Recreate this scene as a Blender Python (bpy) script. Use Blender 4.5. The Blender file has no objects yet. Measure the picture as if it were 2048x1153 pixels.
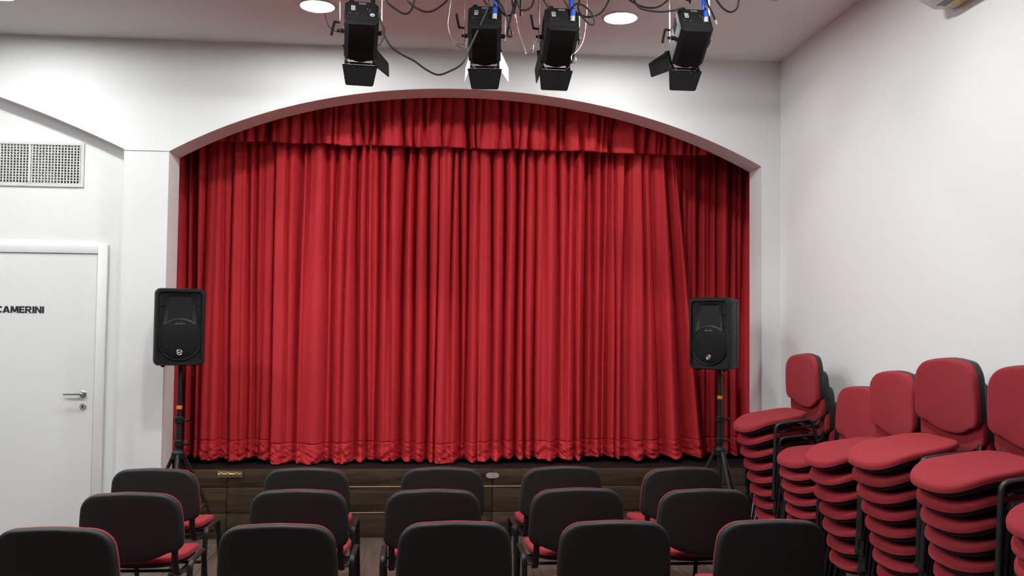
import bpy, bmesh, math, random
import numpy as np
from mathutils import Vector, Matrix

random.seed(7)
C = bpy.context.scene.collection
sc = bpy.context.scene
PI = math.pi

# ------------------------------------------------------------------ camera
YAW, PITCH, ROLL = 0.08116, 0.040166, 0.010359
fw = Vector((math.sin(YAW) * math.cos(PITCH), math.cos(YAW) * math.cos(PITCH), math.sin(PITCH)))
rt = Vector((math.cos(YAW), -math.sin(YAW), 0))
up = rt.cross(fw)
r2 = rt * math.cos(ROLL) + up * math.sin(ROLL)
u2 = up * math.cos(ROLL) - rt * math.sin(ROLL)
cam = bpy.data.objects.new('camera', bpy.data.cameras.new('camera'))
C.objects.link(cam)
cam.data.sensor_width = 36
cam.data.lens = 1750.0 / 2048 * 36
cam.data.clip_start = 0.05
M = Matrix((r2, u2, -fw)).transposed().to_4x4()
M.translation = Vector((0, -6.4102, 1.6161))
cam.matrix_world = M
sc.camera = cam

# ------------------------------------------------------------------ world and exposure
w = bpy.data.worlds.new('world')
sc.world = w
w.use_nodes = True
w.node_tree.nodes['Background'].inputs[0].default_value = (0.05, 0.05, 0.052, 1)
w.node_tree.nodes['Background'].inputs[1].default_value = 1.0
sc.view_settings.view_transform = 'Standard'
sc.view_settings.look = 'None'
sc.view_settings.exposure = 0.0
sc.view_settings.gamma = 1.0
sc.view_settings.use_curve_mapping = False
sc.cycles.max_bounces = 10
sc.cycles.diffuse_bounces = 7
sc.cycles.sample_clamp_indirect = 6.0
sc.cycles.caustics_reflective = False
LAMP = (232.0, 440.0, 105.0)   # radiance of the downlights: row over the stage front, two rows over the seats

# ------------------------------------------------------------------ helpers
def tag(o, label=None, cat=None, group=None, kind=None):
    if label: o['label'] = label
    if cat: o['category'] = cat
    if group: o['group'] = group
    if kind: o['kind'] = kind
    return o

def empty(name, loc=(0, 0, 0), rz=0.0, **k):
    o = bpy.data.objects.new(name, None)
    C.objects.link(o)
    o.empty_display_size = 0.1
    o.location = loc
    o.rotation_euler = (0, 0, rz)
    return tag(o, **k)

class MB:
    """collects shapes, links them as ONE mesh object"""
    def __init__(s):
        s.v = []; s.f = []; s.T = Matrix.Identity(4)
    def add(s, vs, fs):
        n = len(s.v)
        s.v += [tuple(s.T @ Vector(q)) for q in vs]
        s.f += [tuple(n + i for i in f) for f in fs]
        return s
    def box(s, c, d, bev=0.0, seg=1):
        bm = bmesh.new()
        bmesh.ops.create_cube(bm, size=1, matrix=Matrix.Translation(c) @ Matrix.Diagonal((*d, 1)))
        if bev > 0:
            bmesh.ops.bevel(bm, geom=bm.edges[:], offset=bev, segments=seg, affect='EDGES', profile=0.5)
        bm.verts.index_update()
        s.add([v.co.copy() for v in bm.verts], [[v.index for v in f.verts] for f in bm.faces])
        bm.free()
        return s
    def tube(s, pts, ra, rb=None, fix=None, seg=8, closed=False):
        """ra across in-plane, rb along the fixed axis"""
        rb = ra if rb is None else rb
        P = [Vector(p) for p in pts]
        n = len(P)
        vs, fs = [], []
        prev = None
        for i in range(n):
            a = P[i - 1] if (i > 0 or closed) else P[i]
            b = P[(i + 1) % n] if (i < n - 1 or closed) else P[i]
            t = (b - a)
            t = t.normalized() if t.length > 1e-9 else Vector((0, 0, 1))
            if fix is not None:
                e2 = Vector(fix); e2 = (e2 - t * e2.dot(t)).normalized()
            else:
                if prev is None:
                    q = Vector((0, 0, 1)) if abs(t.z) < 0.9 else Vector((1, 0, 0))
                    e2 = (q - t * q.dot(t)).normalized()
                else:
                    e2 = (prev - t * prev.dot(t)).normalized()
            prev = e2
            e1 = t.cross(e2)
            for k in range(seg):
                an = 2 * PI * k / seg
                vs.append(P[i] + e1 * (ra * math.cos(an)) + e2 * (rb * math.sin(an)))
        m = n if closed else n - 1
        for i in range(m):
            for k in range(seg):
                a = i * seg + k; b = i * seg + (k + 1) % seg
                j = (i + 1) % n
                fs.append((a, b, j * seg + (k + 1) % seg, j * seg + k))
        if not closed:
            fs.append(tuple(range(seg))[::-1])
            fs.append(tuple((n - 1) * seg + k for k in range(seg)))
        return s.add(vs, fs)
    def lathe(s, prof, o=(0, 0, 0), axis='Z', seg=20):
        """prof = [(radius, height)], revolved about an axis through o"""
        o = Vector(o)
        vs, fs = [], []
        for r, h in prof:
            for k in range(seg):
                a = 2 * PI * k / seg
                c, d = r * math.cos(a), r * math.sin(a)
                p = {'Z': (c, d, h), 'Y': (c, h, d), 'X': (h, c, d)}[axis]
                vs.append(o + Vector(p))
        n = len(prof)
        for i in range(n - 1):
            for k in range(seg):
                fs.append((i * seg + k, i * seg + (k + 1) % seg, (i + 1) * seg + (k + 1) % seg, (i + 1) * seg + k))
        fs.append(tuple(range(seg))[::-1])
        fs.append(tuple((n - 1) * seg + k for k in range(seg)))
        return s.add(vs, fs)
    def prism(s, poly, h0, h1, fn=None):
        """poly in 2D, extruded h0..h1; fn(a,b,h) -> xyz"""
        fn = fn or (lambda a, b, h: (a, b, h))
        n = len(poly)
        vs = [fn(a, b, h0) for a, b in poly] + [fn(a, b, h1) for a, b in poly]
        fs = [tuple(range(n))[::-1], tuple(range(n, 2 * n))]
        for i in range(n):
            j = (i + 1) % n
            fs.append((i, j, n + j, n + i))
        return s.add(vs, fs)
    def mesh(s, name, mat, smooth=35):
        me = bpy.data.meshes.new(name)
        me.from_pydata(s.v, [], s.f)
        bm = bmesh.new(); bm.from_mesh(me)
        bmesh.ops.recalc_face_normals(bm, faces=bm.faces[:])
        bm.to_mesh(me); bm.free()
        if smooth:
            me.polygons.foreach_set('use_smooth', [True] * len(me.polygons))
            me.set_sharp_from_angle(angle=math.radians(smooth))
        me.materials.append(mat)
        return me
    def build(s, name, mat, parent=None, smooth=35, **k):
        return link(name, s.mesh(name, mat, smooth), parent, **k)

def link(name, me, parent=None, loc=None, **k):
    o = bpy.data.objects.new(name, me)
    C.objects.link(o)
    if parent is not None: o.parent = parent
    if loc is not None: o.location = loc
    return tag(o, **k)

def copy_tree(o, parent=None):
    c = o.copy(); C.objects.link(c)
    if parent is not None: c.parent = parent
    for ch in list(o.children): copy_tree(ch, c)
    return c

def fillet(pts, rad, n=6):
    """rounded polyline"""
    P = [Vector(p) for p in pts]
    out = [P[0]]
    for i in range(1, len(P) - 1):
        r = rad[i - 1] if isinstance(rad, (list, tuple)) else rad
        a = (P[i - 1] - P[i]).normalized(); b = (P[i + 1] - P[i]).normalized()
        ang = a.angle(b)
        d = min(r / math.tan(ang / 2), 0.49 * (P[i - 1] - P[i]).length, 0.49 * (P[i + 1] - P[i]).length)
        p0, p1 = P[i] + a * d, P[i] + b * d
        for k in range(n + 1):
            t = k / n
            out.append(p0 * (1 - t) ** 2 + P[i] * 2 * t * (1 - t) + p1 * t * t)
    out.append(P[-1])
    return out

def spline(pts, n=8):
    P = [Vector(p) for p in pts]
    P = [P[0] * 2 - P[1]] + P + [P[-1] * 2 - P[-2]]
    out = []
    for i in range(1, len(P) - 2):
        for k in range(n):
            t = k / n
            a, b, c, d = P[i - 1], P[i], P[i + 1], P[i + 2]
            out.append(0.5 * ((2 * b) + (c - a) * t + (2 * a - 5 * b + 4 * c - d) * t * t + (3 * b - a - 3 * c + d) * t ** 3))
    out.append(P[-2])
    return out

def rrect(wd, ht, r, n=5, cx=0, cy=0):
    out = []
    for sx, sy, a0 in ((1, 1, 0), (-1, 1, 90), (-1, -1, 180), (1, -1, 270)):
        for k in range(n + 1):
            a = math.radians(a0 + 90 * k / n)
            out.append((cx + sx * (wd / 2 - r) + r * math.cos(a), cy + sy * (ht / 2 - r) + r * math.sin(a)))
    return out

# ------------------------------------------------------------------ materials
def mat(name, col, rough=0.6, metal=0.0, spec=0.5, noise=None, bump=None, sheen=None, emit=None, rnd=0.0, coat=0.0):
    m = bpy.data.materials.new(name); m.use_nodes = True
    nt = m.node_tree; N = nt.nodes; L = nt.links
    b = N['Principled BSDF']
    b.inputs['Base Color'].default_value = (*col, 1)
    b.inputs['Roughness'].default_value = rough
    b.inputs['Metallic'].default_value = metal
    b.inputs['Specular IOR Level'].default_value = spec
    b.inputs['Coat Weight'].default_value = coat
    tc = N.new('ShaderNodeTexCoord')
    if noise or rnd:
        sc_, amt, stretch = noise or (1, 0, (1, 1, 1))
        mp = N.new('ShaderNodeMapping'); mp.inputs['Scale'].default_value = stretch
        L.new(tc.outputs['Object'], mp.inputs[0])
        nz = N.new('ShaderNodeTexNoise'); nz.inputs['Scale'].default_value = sc_; nz.inputs['Detail'].default_value = 5
        L.new(mp.outputs[0], nz.inputs['Vector'])
        mr = N.new('ShaderNodeMapRange'); mr.inputs[3].default_value = 1 - amt; mr.inputs[4].default_value = 1 + amt
        L.new(nz.outputs['Fac'], mr.inputs[0])
        val = mr.outputs[0]
        if rnd:
            oi = N.new('ShaderNodeObjectInfo')
            m2 = N.new('ShaderNodeMapRange'); m2.inputs[3].default_value = 1 - rnd; m2.inputs[4].default_value = 1 + rnd
            L.new(oi.outputs['Random'], m2.inputs[0])
            mu = N.new('ShaderNodeMath'); mu.operation = 'MULTIPLY'
            L.new(val, mu.inputs[0]); L.new(m2.outputs[0], mu.inputs[1]); val = mu.outputs[0]
            ad = N.new('ShaderNodeVectorMath'); ad.operation = 'ADD'
            L.new(mp.outputs[0], ad.inputs[0]); 
            sca = N.new('ShaderNodeMath'); sca.operation = 'MULTIPLY'; sca.inputs[1].default_value = 37.0
            L.new(oi.outputs['Random'], sca.inputs[0]); L.new(sca.outputs[0], ad.inputs[1])
            L.new(ad.outputs[0], nz.inputs['Vector'])
        mx = N.new('ShaderNodeVectorMath'); mx.operation = 'SCALE'
        mx.inputs[0].default_value = col
        L.new(val, mx.inputs['Scale'])
        L.new(mx.outputs[0], b.inputs['Base Color'])
    if bump:
        bs, st, dist = bump
        n2 = N.new('ShaderNodeTexNoise'); n2.inputs['Scale'].default_value = bs; n2.inputs['Detail'].default_value = 3
        L.new(tc.outputs['Object'], n2.inputs['Vector'])
        bp = N.new('ShaderNodeBump'); bp.inputs['Strength'].default_value = st; bp.inputs['Distance'].default_value = dist
        L.new(n2.outputs['Fac'], bp.inputs['Height']); L.new(bp.outputs[0], b.inputs['Normal'])
    if sheen:
        b.inputs['Sheen Weight'].default_value = sheen[0]
        b.inputs['Sheen Roughness'].default_value = sheen[1]
        b.inputs['Sheen Tint'].default_value = (*sheen[2], 1)
    if emit:
        b.inputs['Emission Color'].default_value = (*emit[0], 1)
        b.inputs['Emission Strength'].default_value = emit[1]
    return m

WALL = mat('white_wall_paint', (0.77, 0.77, 0.765), 0.75, noise=(1.3, 0.015, (1, 1, 1)), bump=(90, 0.08, 0.002))
CEIL = mat('ceiling_paint', (0.78, 0.775, 0.77), 0.8, noise=(1.0, 0.015, (1, 1, 1)), bump=(80, 0.08, 0.002))
REARWALL = mat('grey_rear_wall', (0.22, 0.22, 0.22), 0.8)
DECK = mat('black_stage_deck', (0.008, 0.007, 0.006), 0.8, spec=0.2)
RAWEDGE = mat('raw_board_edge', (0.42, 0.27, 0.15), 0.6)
HINGE = mat('bright_hinge_metal', (0.62, 0.60, 0.58), 0.35, 0.55)
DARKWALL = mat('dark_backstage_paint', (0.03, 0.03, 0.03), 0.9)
DOOR = mat('white_door_lacquer', (0.77, 0.77, 0.765), 0.4, noise=(2, 0.01, (1, 1, 1)))
WHITEPL = mat('white_plastic', (0.62, 0.62, 0.61), 0.45)
VELVET = mat('red_velvet', (0.54, 0.029, 0.037), 0.72, spec=0.2, noise=(7, 0.12, (1, 1, 0.25)), bump=(260, 0.25, 0.002))
FABRIC = mat('red_chair_fabric', (0.275, 0.022, 0.031), 0.85, spec=0.2, noise=(420, 0.18, (1, 1, 1)), bump=(600, 0.35, 0.0015), sheen=(0.12, 0.5, (1.0, 0.4, 0.4)), rnd=0.08)
BLACKPL = mat('black_textured_plastic', (0.022, 0.023, 0.0235), 0.5, spec=0.28, noise=(60, 0.1, (1, 1, 1)), bump=(420, 0.12, 0.001))
FRAME = mat('black_painted_steel', (0.016, 0.016, 0.0165), 0.4, spec=0.35)
CABLE = mat('black_rubber_cable', (0.012, 0.012, 0.012), 0.5)
LAMPBK = mat('matt_black_metal', (0.014, 0.014, 0.0142), 0.7, spec=0.15)
SPKBK = mat('black_speaker_plastic', (0.009, 0.0095, 0.0098), 0.5, spec=0.3, bump=(300, 0.2, 0.001))
MESHBK = mat('black_speaker_mesh', (0.008, 0.008, 0.008), 0.7, spec=0.2, bump=(500, 0.5, 0.002))
VOID = mat('black_hollow', (0.004, 0.004, 0.004), 0.9)
CHROME = mat('chrome', (0.75, 0.75, 0.76), 0.22, 1.0)
STEEL = mat('steel_wire', (0.62, 0.61, 0.6), 0.35, 0.85)
BRASS = mat('worn_brass', (0.55, 0.42, 0.24), 0.35, 0.9)
YOKEW = mat('bare_metal_strap', (0.70, 0.70, 0.74), 0.3, 0.9)
FLAPGLINT = mat('pale_flap_glint', (0.82, 0.82, 0.84), 0.5, 0.0)  # downlight reflection on the second light's side flaps, put into the base colour
BLUE = mat('blue_plug_plastic', (0.02, 0.10, 0.62), 0.4)
GREYPL = mat('light_grey_plastic', (0.55, 0.53, 0.51), 0.5)
GREEN = mat('green_plug_plastic', (0.12, 0.72, 0.22), 0.4)
STICKER = mat('white_sticker', (0.72, 0.72, 0.70), 0.6)
DIMPRINT = mat('faint_grey_print', (0.26, 0.28, 0.30), 0.6)
ORANGE = mat('orange_tape', (0.80, 0.25, 0.03), 0.6)
INK = mat('black_lettering', (0.012, 0.012, 0.014), 0.5)
DUCT = mat('duct_lining_grey', (0.33, 0.35, 0.35), 0.7, noise=(40, 0.2, (1, 1, 1)))
YELLOW = mat('yellow_label', (0.62, 0.55, 0.05), 0.5)
DARKGREY = mat('dark_grey_louver', (0.10, 0.10, 0.10), 0.5)
GLOW = [mat('downlight_diffuser', (0.9, 0.9, 0.9), 0.5, emit=((0.965, 1.0, 0.995), v)) for v in LAMP]

def wood(name, dark, light, axis, rough, sc_=1.0, rnd=0.25):
    m = bpy.data.materials.new(name); m.use_nodes = True
    nt = m.node_tree; N = nt.nodes; L = nt.links; b = N['Principled BSDF']
    b.inputs['Roughness'].default_value = rough
    tc = N.new('ShaderNodeTexCoord'); oi = N.new('ShaderNodeObjectInfo')
    mu = N.new('ShaderNodeMath'); mu.operation = 'MULTIPLY'; mu.inputs[1].default_value = 23.0
    L.new(oi.outputs['Random'], mu.inputs[0])
    ad = N.new('ShaderNodeVectorMath'); ad.operation = 'ADD'
    L.new(tc.outputs['Object'], ad.inputs[0]); L.new(mu.outputs[0], ad.inputs[1])
    mp = N.new('ShaderNodeMapping')
    mp.inputs['Scale'].default_value = (1.2 * sc_, 16 * sc_, 16 * sc_) if axis == 'X' else (16 * sc_, 1.2 * sc_, 16 * sc_)
    L.new(ad.outputs[0], mp.inputs[0])
    nz = N.new('ShaderNodeTexNoise'); nz.inputs['Scale'].default_value = 1.6; nz.inputs['Detail'].default_value = 8; nz.inputs['Distortion'].default_value = 0.9
    L.new(mp.outputs[0], nz.inputs['Vector'])
    cr = N.new('ShaderNodeValToRGB')
    cr.color_ramp.elements[0].position = 0.3; cr.color_ramp.elements[0].color = (*dark, 1)
    cr.color_ramp.elements[1].position = 0.72; cr.color_ramp.elements[1].color = (*light, 1)
    L.new(nz.outputs['Fac'], cr.inputs[0])
    mr = N.new('ShaderNodeMapRange'); mr.inputs[3].default_value = 1 - rnd; mr.inputs[4].default_value = 1 + rnd
    L.new(oi.outputs['Random'], mr.inputs[0])
    mx = N.new('ShaderNodeVectorMath'); mx.operation = 'SCALE'
    L.new(cr.outputs[0], mx.inputs[0]); L.new(mr.outputs[0], mx.inputs['Scale'])
    L.new(mx.outputs[0], b.inputs['Base Color'])
    bp = N.new('ShaderNodeBump'); bp.inputs['Strength'].default_value = 0.15; bp.inputs['Distance'].default_value = 0.003
    L.new(nz.outputs['Fac'], bp.inputs['Height']); L.new(bp.outputs[0], b.inputs['Normal'])
    return m

STAGEWOOD = wood('dark_stained_boards', (0.014, 0.009, 0.005), (0.072, 0.041, 0.018), 'X', 0.45)
FLOORWOOD = wood('brown_laminate', (0.07, 0.048, 0.036), (0.13, 0.092, 0.07), 'Y', 0.5, 1.3, 0.12)

# ------------------------------------------------------------------ room shell
H = 3.631
XR, XL = 2.556, -5.4
YB, YN = 0.0, -9.0
WT = 0.26            # thickness of the wall round the stage opening
AX0, AX1 = -1.956, 2.408
SPR = 2.822
pts = [(-1.956, 2.822), (-1.568, 3.016), (-1.11, 3.178), (-0.681, 3.270), (0.066, 3.34), (0.866, 3.302), (1.548, 3.162), (2.009, 3.005), (2.408, 2.823)]
co = np.polyfit([q[0] for q in pts], [q[1] for q in pts], 4)
arch = lambda x: float(np.polyval(co, x))
PIER = -2.269
def arch2(x):
    t = PIER - x
    return 2.832 + 0.47 * t - 0.075 * t * t

def strip_wall(mb, xs, zl, zh, y0, y1):
    """wall hanging above a curve, with its soffit"""
    vs, fs = [], []
    for x, z in zip(xs, zl):
        vs += [(x, y0, z), (x, y0, zh), (x, y1, z), (x, y1, zh)]
    for i in range(len(xs) - 1):
        a, b = 4 * i, 4 * i + 4
        fs += [(a, b, b + 1, a + 1), (a + 2, a + 3, b + 3, b + 2), (a, a + 2, b + 2, b)]
    mb.add(vs, fs)

wb = MB()
xs = list(np.linspace(AX0, AX1, 73))
strip_wall(wb, xs, [arch(x) for x in xs], H, 0, WT)
wb.box(((PIER + AX0) / 2, WT / 2 + 0.002, (SPR - 0.002) / 2), (AX0 - PIER, WT - 0.004, SPR - 0.002))
wb.box(((PIER + AX0) / 2, WT / 2, (SPR + H) / 2 + 0.001), (AX0 - PIER, WT, H - SPR - 0.002))
wb.box(((AX1 + XR) / 2 + 0.05, WT / 2, H / 2), (XR - AX1 + 0.1, WT, H))
xs = list(np.linspace(XL, PIER, 50))
strip_wall(wb, xs, [arch2(x) for x in xs], H, 0, 0.12)
# recessed wall behind the second arch, with the opening of the air duct
GX0, GX1, GZ0, GZ1 = -3.585, -2.610, 2.594, 2.866
for (a, b, c, d) in ((XL - 0.1, GX0, 0, H), (GX1, PIER + 0.01, 0, H), (GX0, GX1, 0, GZ0), (GX0, GX1, GZ1, H)):
    wb.box(((a + b) / 2, 0.15, (c + d) / 2), (b - a, 0.06, d - c))
wb.build('wall_back', WALL, kind='structure', smooth=30)

MB().box((XR + 0.05, (YN + 0.26) / 2, H / 2), (0.1, 0.26 - YN, H)).build('wall_right', WALL, kind='structure')
MB().box((XL - 0.05, (YN + 0.2) / 2, H / 2), (0.1, 0.2 - YN, H)).build('wall_left', REARWALL, kind='structure')
MB().box(((XL + XR) / 2, YN - 0.05, H / 2), (XR - XL + 0.2, 0.1, H)).build('wall_front', REARWALL, kind='structure')
MB().box(((XL + XR) / 2, (YN + WT) / 2, H + 0.05), (XR - XL + 0.2, WT - YN + 0.2, 0.1)).build('ceiling', CEIL, kind='structure')
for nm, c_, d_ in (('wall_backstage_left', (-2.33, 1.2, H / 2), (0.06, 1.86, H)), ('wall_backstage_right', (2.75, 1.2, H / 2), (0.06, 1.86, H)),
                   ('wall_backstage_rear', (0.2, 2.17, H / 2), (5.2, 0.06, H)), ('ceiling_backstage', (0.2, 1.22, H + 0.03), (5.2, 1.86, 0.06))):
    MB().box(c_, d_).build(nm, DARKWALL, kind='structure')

fl = MB().box(((XL + XR) / 2, (YN + WT) / 2, -0.055), (XR - XL + 0.2, WT - YN, 0.1)).build('floor', FLOORWOOD, kind='structure')
PW, PL = 0.196, 1.3
pm = MB().box((0, 0, -0.0035), (PW - 0.003, PL - 0.003, 0.007), 0.001).mesh('plank', FLOORWOOD)
i = 0
x = -3.3
while x < XR - PW:
    off = random.uniform(0, PL)
    y = 0.24 - PL / 2
    k = 0
    while y > -4.6:
        link('plank', pm, fl, (x + PW / 2, y - (0 if k == 0 else 0), 0.002))
        y -= PL; k += 1
    x += PW

# ------------------------------------------------------------------ stage
stage = empty('stage_platform', (0.2, WT, 0), label='low stage of dark stained boards under the red curtain', cat='stage')
def local(o, parent):
    o.parent = parent
    o.matrix_parent_inverse = Matrix.Translation(-Vector(parent.location))
    return o
rows = [(0.002, 0.186), (0.189, 0.377), (0.381, 0.508)]
joints = [-1.953, -1.557, 0.409, 2.392]
for ri, (z0, z1) in enumerate(rows):
    for j in range(3):
        a, b = joints[j] + 0.002, joints[j + 1] - 0.002
        o = MB().box((0, 0, 0), (b - a, 0.026, z1 - z0), 0.004, 2).build('plank', STAGEWOOD)
        o.location = ((a + b) / 2, WT + 0.012 + 0.005 * ri + 0.0015 * ((ri + j) % 2), (z0 + z1) / 2)
        local(o, stage)
local(MB().box((0.2, 1.2, 0.485), (4.9, 1.78, 0.03)).build('deck', DECK), stage)
local(MB().box((0.2, WT + 0.055, 0.235), (4.36, 0.03, 0.47)).build('backing', VOID), stage)
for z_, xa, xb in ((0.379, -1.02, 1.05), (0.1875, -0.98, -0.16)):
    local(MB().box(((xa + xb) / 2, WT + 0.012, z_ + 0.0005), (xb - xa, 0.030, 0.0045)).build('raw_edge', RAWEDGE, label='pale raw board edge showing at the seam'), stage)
hg = MB()
for sx in (-1, 1):
    hg.prism([(sx * 0.004, -0.021), (sx * 0.004, 0.021), (sx * 0.030, 0.020), (sx * 0.046, 0.011), (sx * 0.050, 0), (sx * 0.046, -0.011), (sx * 0.030, -0.020)], 0, 0.003, lambda a, b, h: (a, -h, b))
hg.tube([(0, -0.003, -0.022), (0, -0.003, 0.022)], 0.005)
hinge = hg.build('hinge', HINGE, label='small oval chrome hinge across the board joint')
hinge.location = (0.409, WT + 0.004, 0.460); local(hinge, stage)
for sx in (-1, 1):
    for (a, b) in ((0.036, 0), (0.016, 0.012), (0.016, -0.012)):
        s_ = MB().lathe([(0.0035, 0), (0.0028, -0.002), (0.001, -0.003)], axis='Y', seg=8).build('screw', CHROME, hinge)
        s_.location = (sx * a, -0.003, b)
bolt = MB().box((0, -0.002, 0), (0.18, 0.004, 0.044), 0.001).build('latch', BRASS, label='worn brass barrel bolt at the board joint')
bolt.location = (-1.535, WT + 0.004, 0.474); local(bolt, stage)
MB().tube([(-0.085, -0.009, 0.004), (0.08, -0.009, 0.004)], 0.006).build('bolt_rod', BRASS, bolt)
for xx in (-0.06, -0.015, 0.05):
    MB().box((xx, -0.009, 0.004), (0.016, 0.016, 0.026), 0.003).build('bolt_guide', BRASS, bolt)
MB().tube([(0.02, -0.012, 0.004), (0.02, -0.026, -0.004)], 0.004).build('bolt_knob', BRASS, bolt)

# ------------------------------------------------------------------ door and lettering
def text_mesh(txt, width, height, m, thick=0.0015, bold=0.03, spacing=1.05):
    cu = bpy.data.curves.new('lettering', 'FONT')
    cu.body = txt; cu.size = 1; cu.offset = bold; cu.space_character = spacing; cu.extrude = 0.01
    cu.resolution_u = 3
    o = bpy.data.objects.new('lettering', cu); C.objects.link(o)
    dg = bpy.context.evaluated_depsgraph_get()
    me = bpy.data.meshes.new_from_object(o.evaluated_get(dg))
    bpy.data.objects.remove(o); bpy.data.curves.remove(cu)
    v = np.array([q.co[:] for q in me.vertices])
    lo, hi = v.min(0), v.max(0)
    v = (v - (lo + hi) / 2) / (hi - lo) * np.array([width, height, thick])
    for q, c in zip(me.vertices, v): q.co = (c[0], -c[2], c[1])     # stands in XZ, faces -Y
    me.materials.clear(); me.materials.append(m)
    return me

door = empty('door_1', (-2.87, 0.12, 0), kind='structure')
LW = 0.80
local(MB().box((-2.469 - LW / 2, 0.115, 1.043), (LW, 0.02, 2.076), 0.002).build('leaf', DOOR), door)
cs = 0.068
local(MB().box((-2.464 + cs / 2, 0.107, 1.0775), (cs, 0.028, 2.151), 0.004, 2).build('casing', DOOR), door)
local(MB().box((-2.475 - LW - cs / 2, 0.107, 1.0775), (cs, 0.028, 2.151), 0.004, 2).build('casing', DOOR), door)
local(MB().box((-2.4695 - LW / 2, 0.108, 2.120), (LW + 0.009, 0.026, 0.068), 0.003, 2).build('casing', DOOR), door)
hd = local(MB().lathe([(0.025, 0), (0.025, -0.007), (0.021, -0.010), (0.010, -0.011), (0.010, -0.045), (0.006, -0.047)], (-2.541, 0.105, 1.0785), 'Y', 20).build('handle', CHROME), door)
lev = MB().tube(fillet([(-2.541, 0.062, 1.0785), (-2.599, 0.060, 1.0785), (-2.662, 0.066, 1.0765)], 0.02), 0.006, 0.008, (0, 0, 1)).build('lever', CHROME)
lev.parent = hd; lev.matrix_parent_inverse = hd.matrix_world.inverted() @ Matrix.Identity(4)
lev.matrix_parent_inverse = Matrix.Identity(4)
kh = local(MB().lathe([(0.024, 0), (0.024, -0.006), (0.021, -0.009)], (-2.538, 0.105, 0.990), 'Y', 20).build('keyhole_plate', mat('brushed_nickel', (0.62, 0.56, 0.56), 0.4, 0.6)), door)
k2 = MB().prism(rrect(0.008, 0.020, 0.0035, 3, -2.538, 0.989), 0.0965, 0.094, lambda a, b, h: (a, h, b)).build('keyhole', VOID)
k2.parent = kh
def block_letters(txt, cap, m, name='lettering'):
    """heavy grotesque capitals built stroke by stroke; right end at x=0, standing in XZ, facing -Y"""
    t = 0.27
    def bar(x0, z0, x1, z1): return [(x0, z0), (x1, z0), (x1, z1), (x0, z1)]
    L_ = {'A': (1.06, [[(0, 0), (.29, 0), (.68, 1), (.36, 1)], [(.77, 0), (1.06, 0), (.70, 1), (.42, 1)], bar(.24, .17, .82, .37)]),
          'M': (1.14, [bar(0, 0, .26, 1), bar(.88, 0, 1.14, 1), [(.0, 1), (.38, 1), (.66, .1), (.45, .1)], [(.76, 1), (1.14, 1), (.69, .1), (.48, .1)]]),
          'E': (.80, [bar(0, 0, t, 1), bar(0, .78, .78, 1), bar(0, .40, .73, .60), bar(0, 0, .80, .22)]),
          'R': (.96, [bar(0, 0, t, 1), bar(0, .80, .62, 1), bar(0, .37, .62, .57), [(.60, 1), (.76, .96), (.87, .84), (.89, .69), (.85, .53), (.76, .42), (.60, .37), (.60, .57), (.62, .69), (.60, .80)], [(.36, .40), (.60, .40), (.96, 0), (.64, 0)]]),
          'I': (.28, [bar(0, 0, .28, 1)]),
          'N': (.95, [bar(0, 0, .26, 1), bar(.69, 0, .95, 1), [(0, 1), (.27, 1), (.95, 0), (.68, 0)]]),
          'C': (.86, [])}
    arc = [math.radians(a_) for a_ in np.linspace(38, 322, 18)]
    o_ = [(.50 + .50 * math.cos(a_), .5 + .52 * math.sin(a_)) for a_ in arc]
    i_ = [(.50 + .22 * math.cos(a_), .5 + .28 * math.sin(a_)) for a_ in arc]
    L_['C'] = (.86, [[o_[k], o_[k + 1], i_[k + 1], i_[k]] for k in range(len(arc) - 1)])
    tot = sum(L_[c][0] for c in txt) + .065 * (len(txt) - 1)
    mb = MB(); x = -tot; e = 0
    for c in txt:
        for p in L_[c][1]:
            e += 0.00002
            mb.prism([((x + a_) * cap, b_ * cap) for a_, b_ in p], -0.0010 - e, 0.001, lambda a_, b_, h: (a_, h, b_))
        x += L_[c][0] + .065
    return mb.build(name, m, smooth=0)
let = block_letters('CAMERINI', 0.0485, INK)
tag(let, 'black capital lettering reading CAMERINI')
let.location = (-2.828, 0.1045, 1.6525)
local(let, door)

# ------------------------------------------------------------------ air grille over the door
gr = empty('air_grille', (-3.09, 0.12, 2.73), label='white egg-crate air grille over the white door', cat='vent')
def gl(o): return local(o, gr)
fx0, fx1, fz0, fz1 = -3.61, -2.585, 2.566, 2.886
f = MB()
vs, fs = [], []
for (a_, b_, c_, d_) in ((fx0, fx1, fz0, fz1), (GX0 - 0.003, GX1 + 0.003, GZ0 - 0.003, GZ1 + 0.003)):
    for yy in (0.119, 0.109): vs += [(a_, yy, c_), (b_, yy, c_), (b_, yy, d_), (a_, yy, d_)]
for k in range(4):
    j = (k + 1) % 4
    fs += [(k, j, 4 + j, 4 + k), (8 + k, 8 + j, 12 + j, 12 + k), (4 + k, 4 + j, 12 + j, 12 + k), (k, j, 8 + j, 8 + k)]
f.add(vs, fs)
gl(f.build('frame', WHITEPL))
g = MB()
n = int((GX1 - GX0) / 0.0221)
for k in range(n + 1):
    g.box((GX1 - 0.006 - k * 0.0221, 0.119, 2.730), (0.0075, 0.012, GZ1 - GZ0))
for k in range(1, 14):
    g.box(((GX0 + GX1) / 2, 0.1205, GZ0 + k * 0.0199), (GX1 - GX0, 0.009, 0.0055))
gl(g.build('grid', WHITEPL, kind='stuff', smooth=0))
gl(MB().box((-2.964, 0.116, 2.730), (0.016, 0.016, GZ1 - GZ0)).build('mullion', WHITEPL))
d = MB()
d.box(((GX0 + GX1) / 2, 0.32, 2.730), (GX1 - GX0, 0.012, 0.33)); d.box(((GX0 + GX1) / 2, 0.25, GZ1 + 0.012), (GX1 - GX0, 0.14, 0.012))
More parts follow.
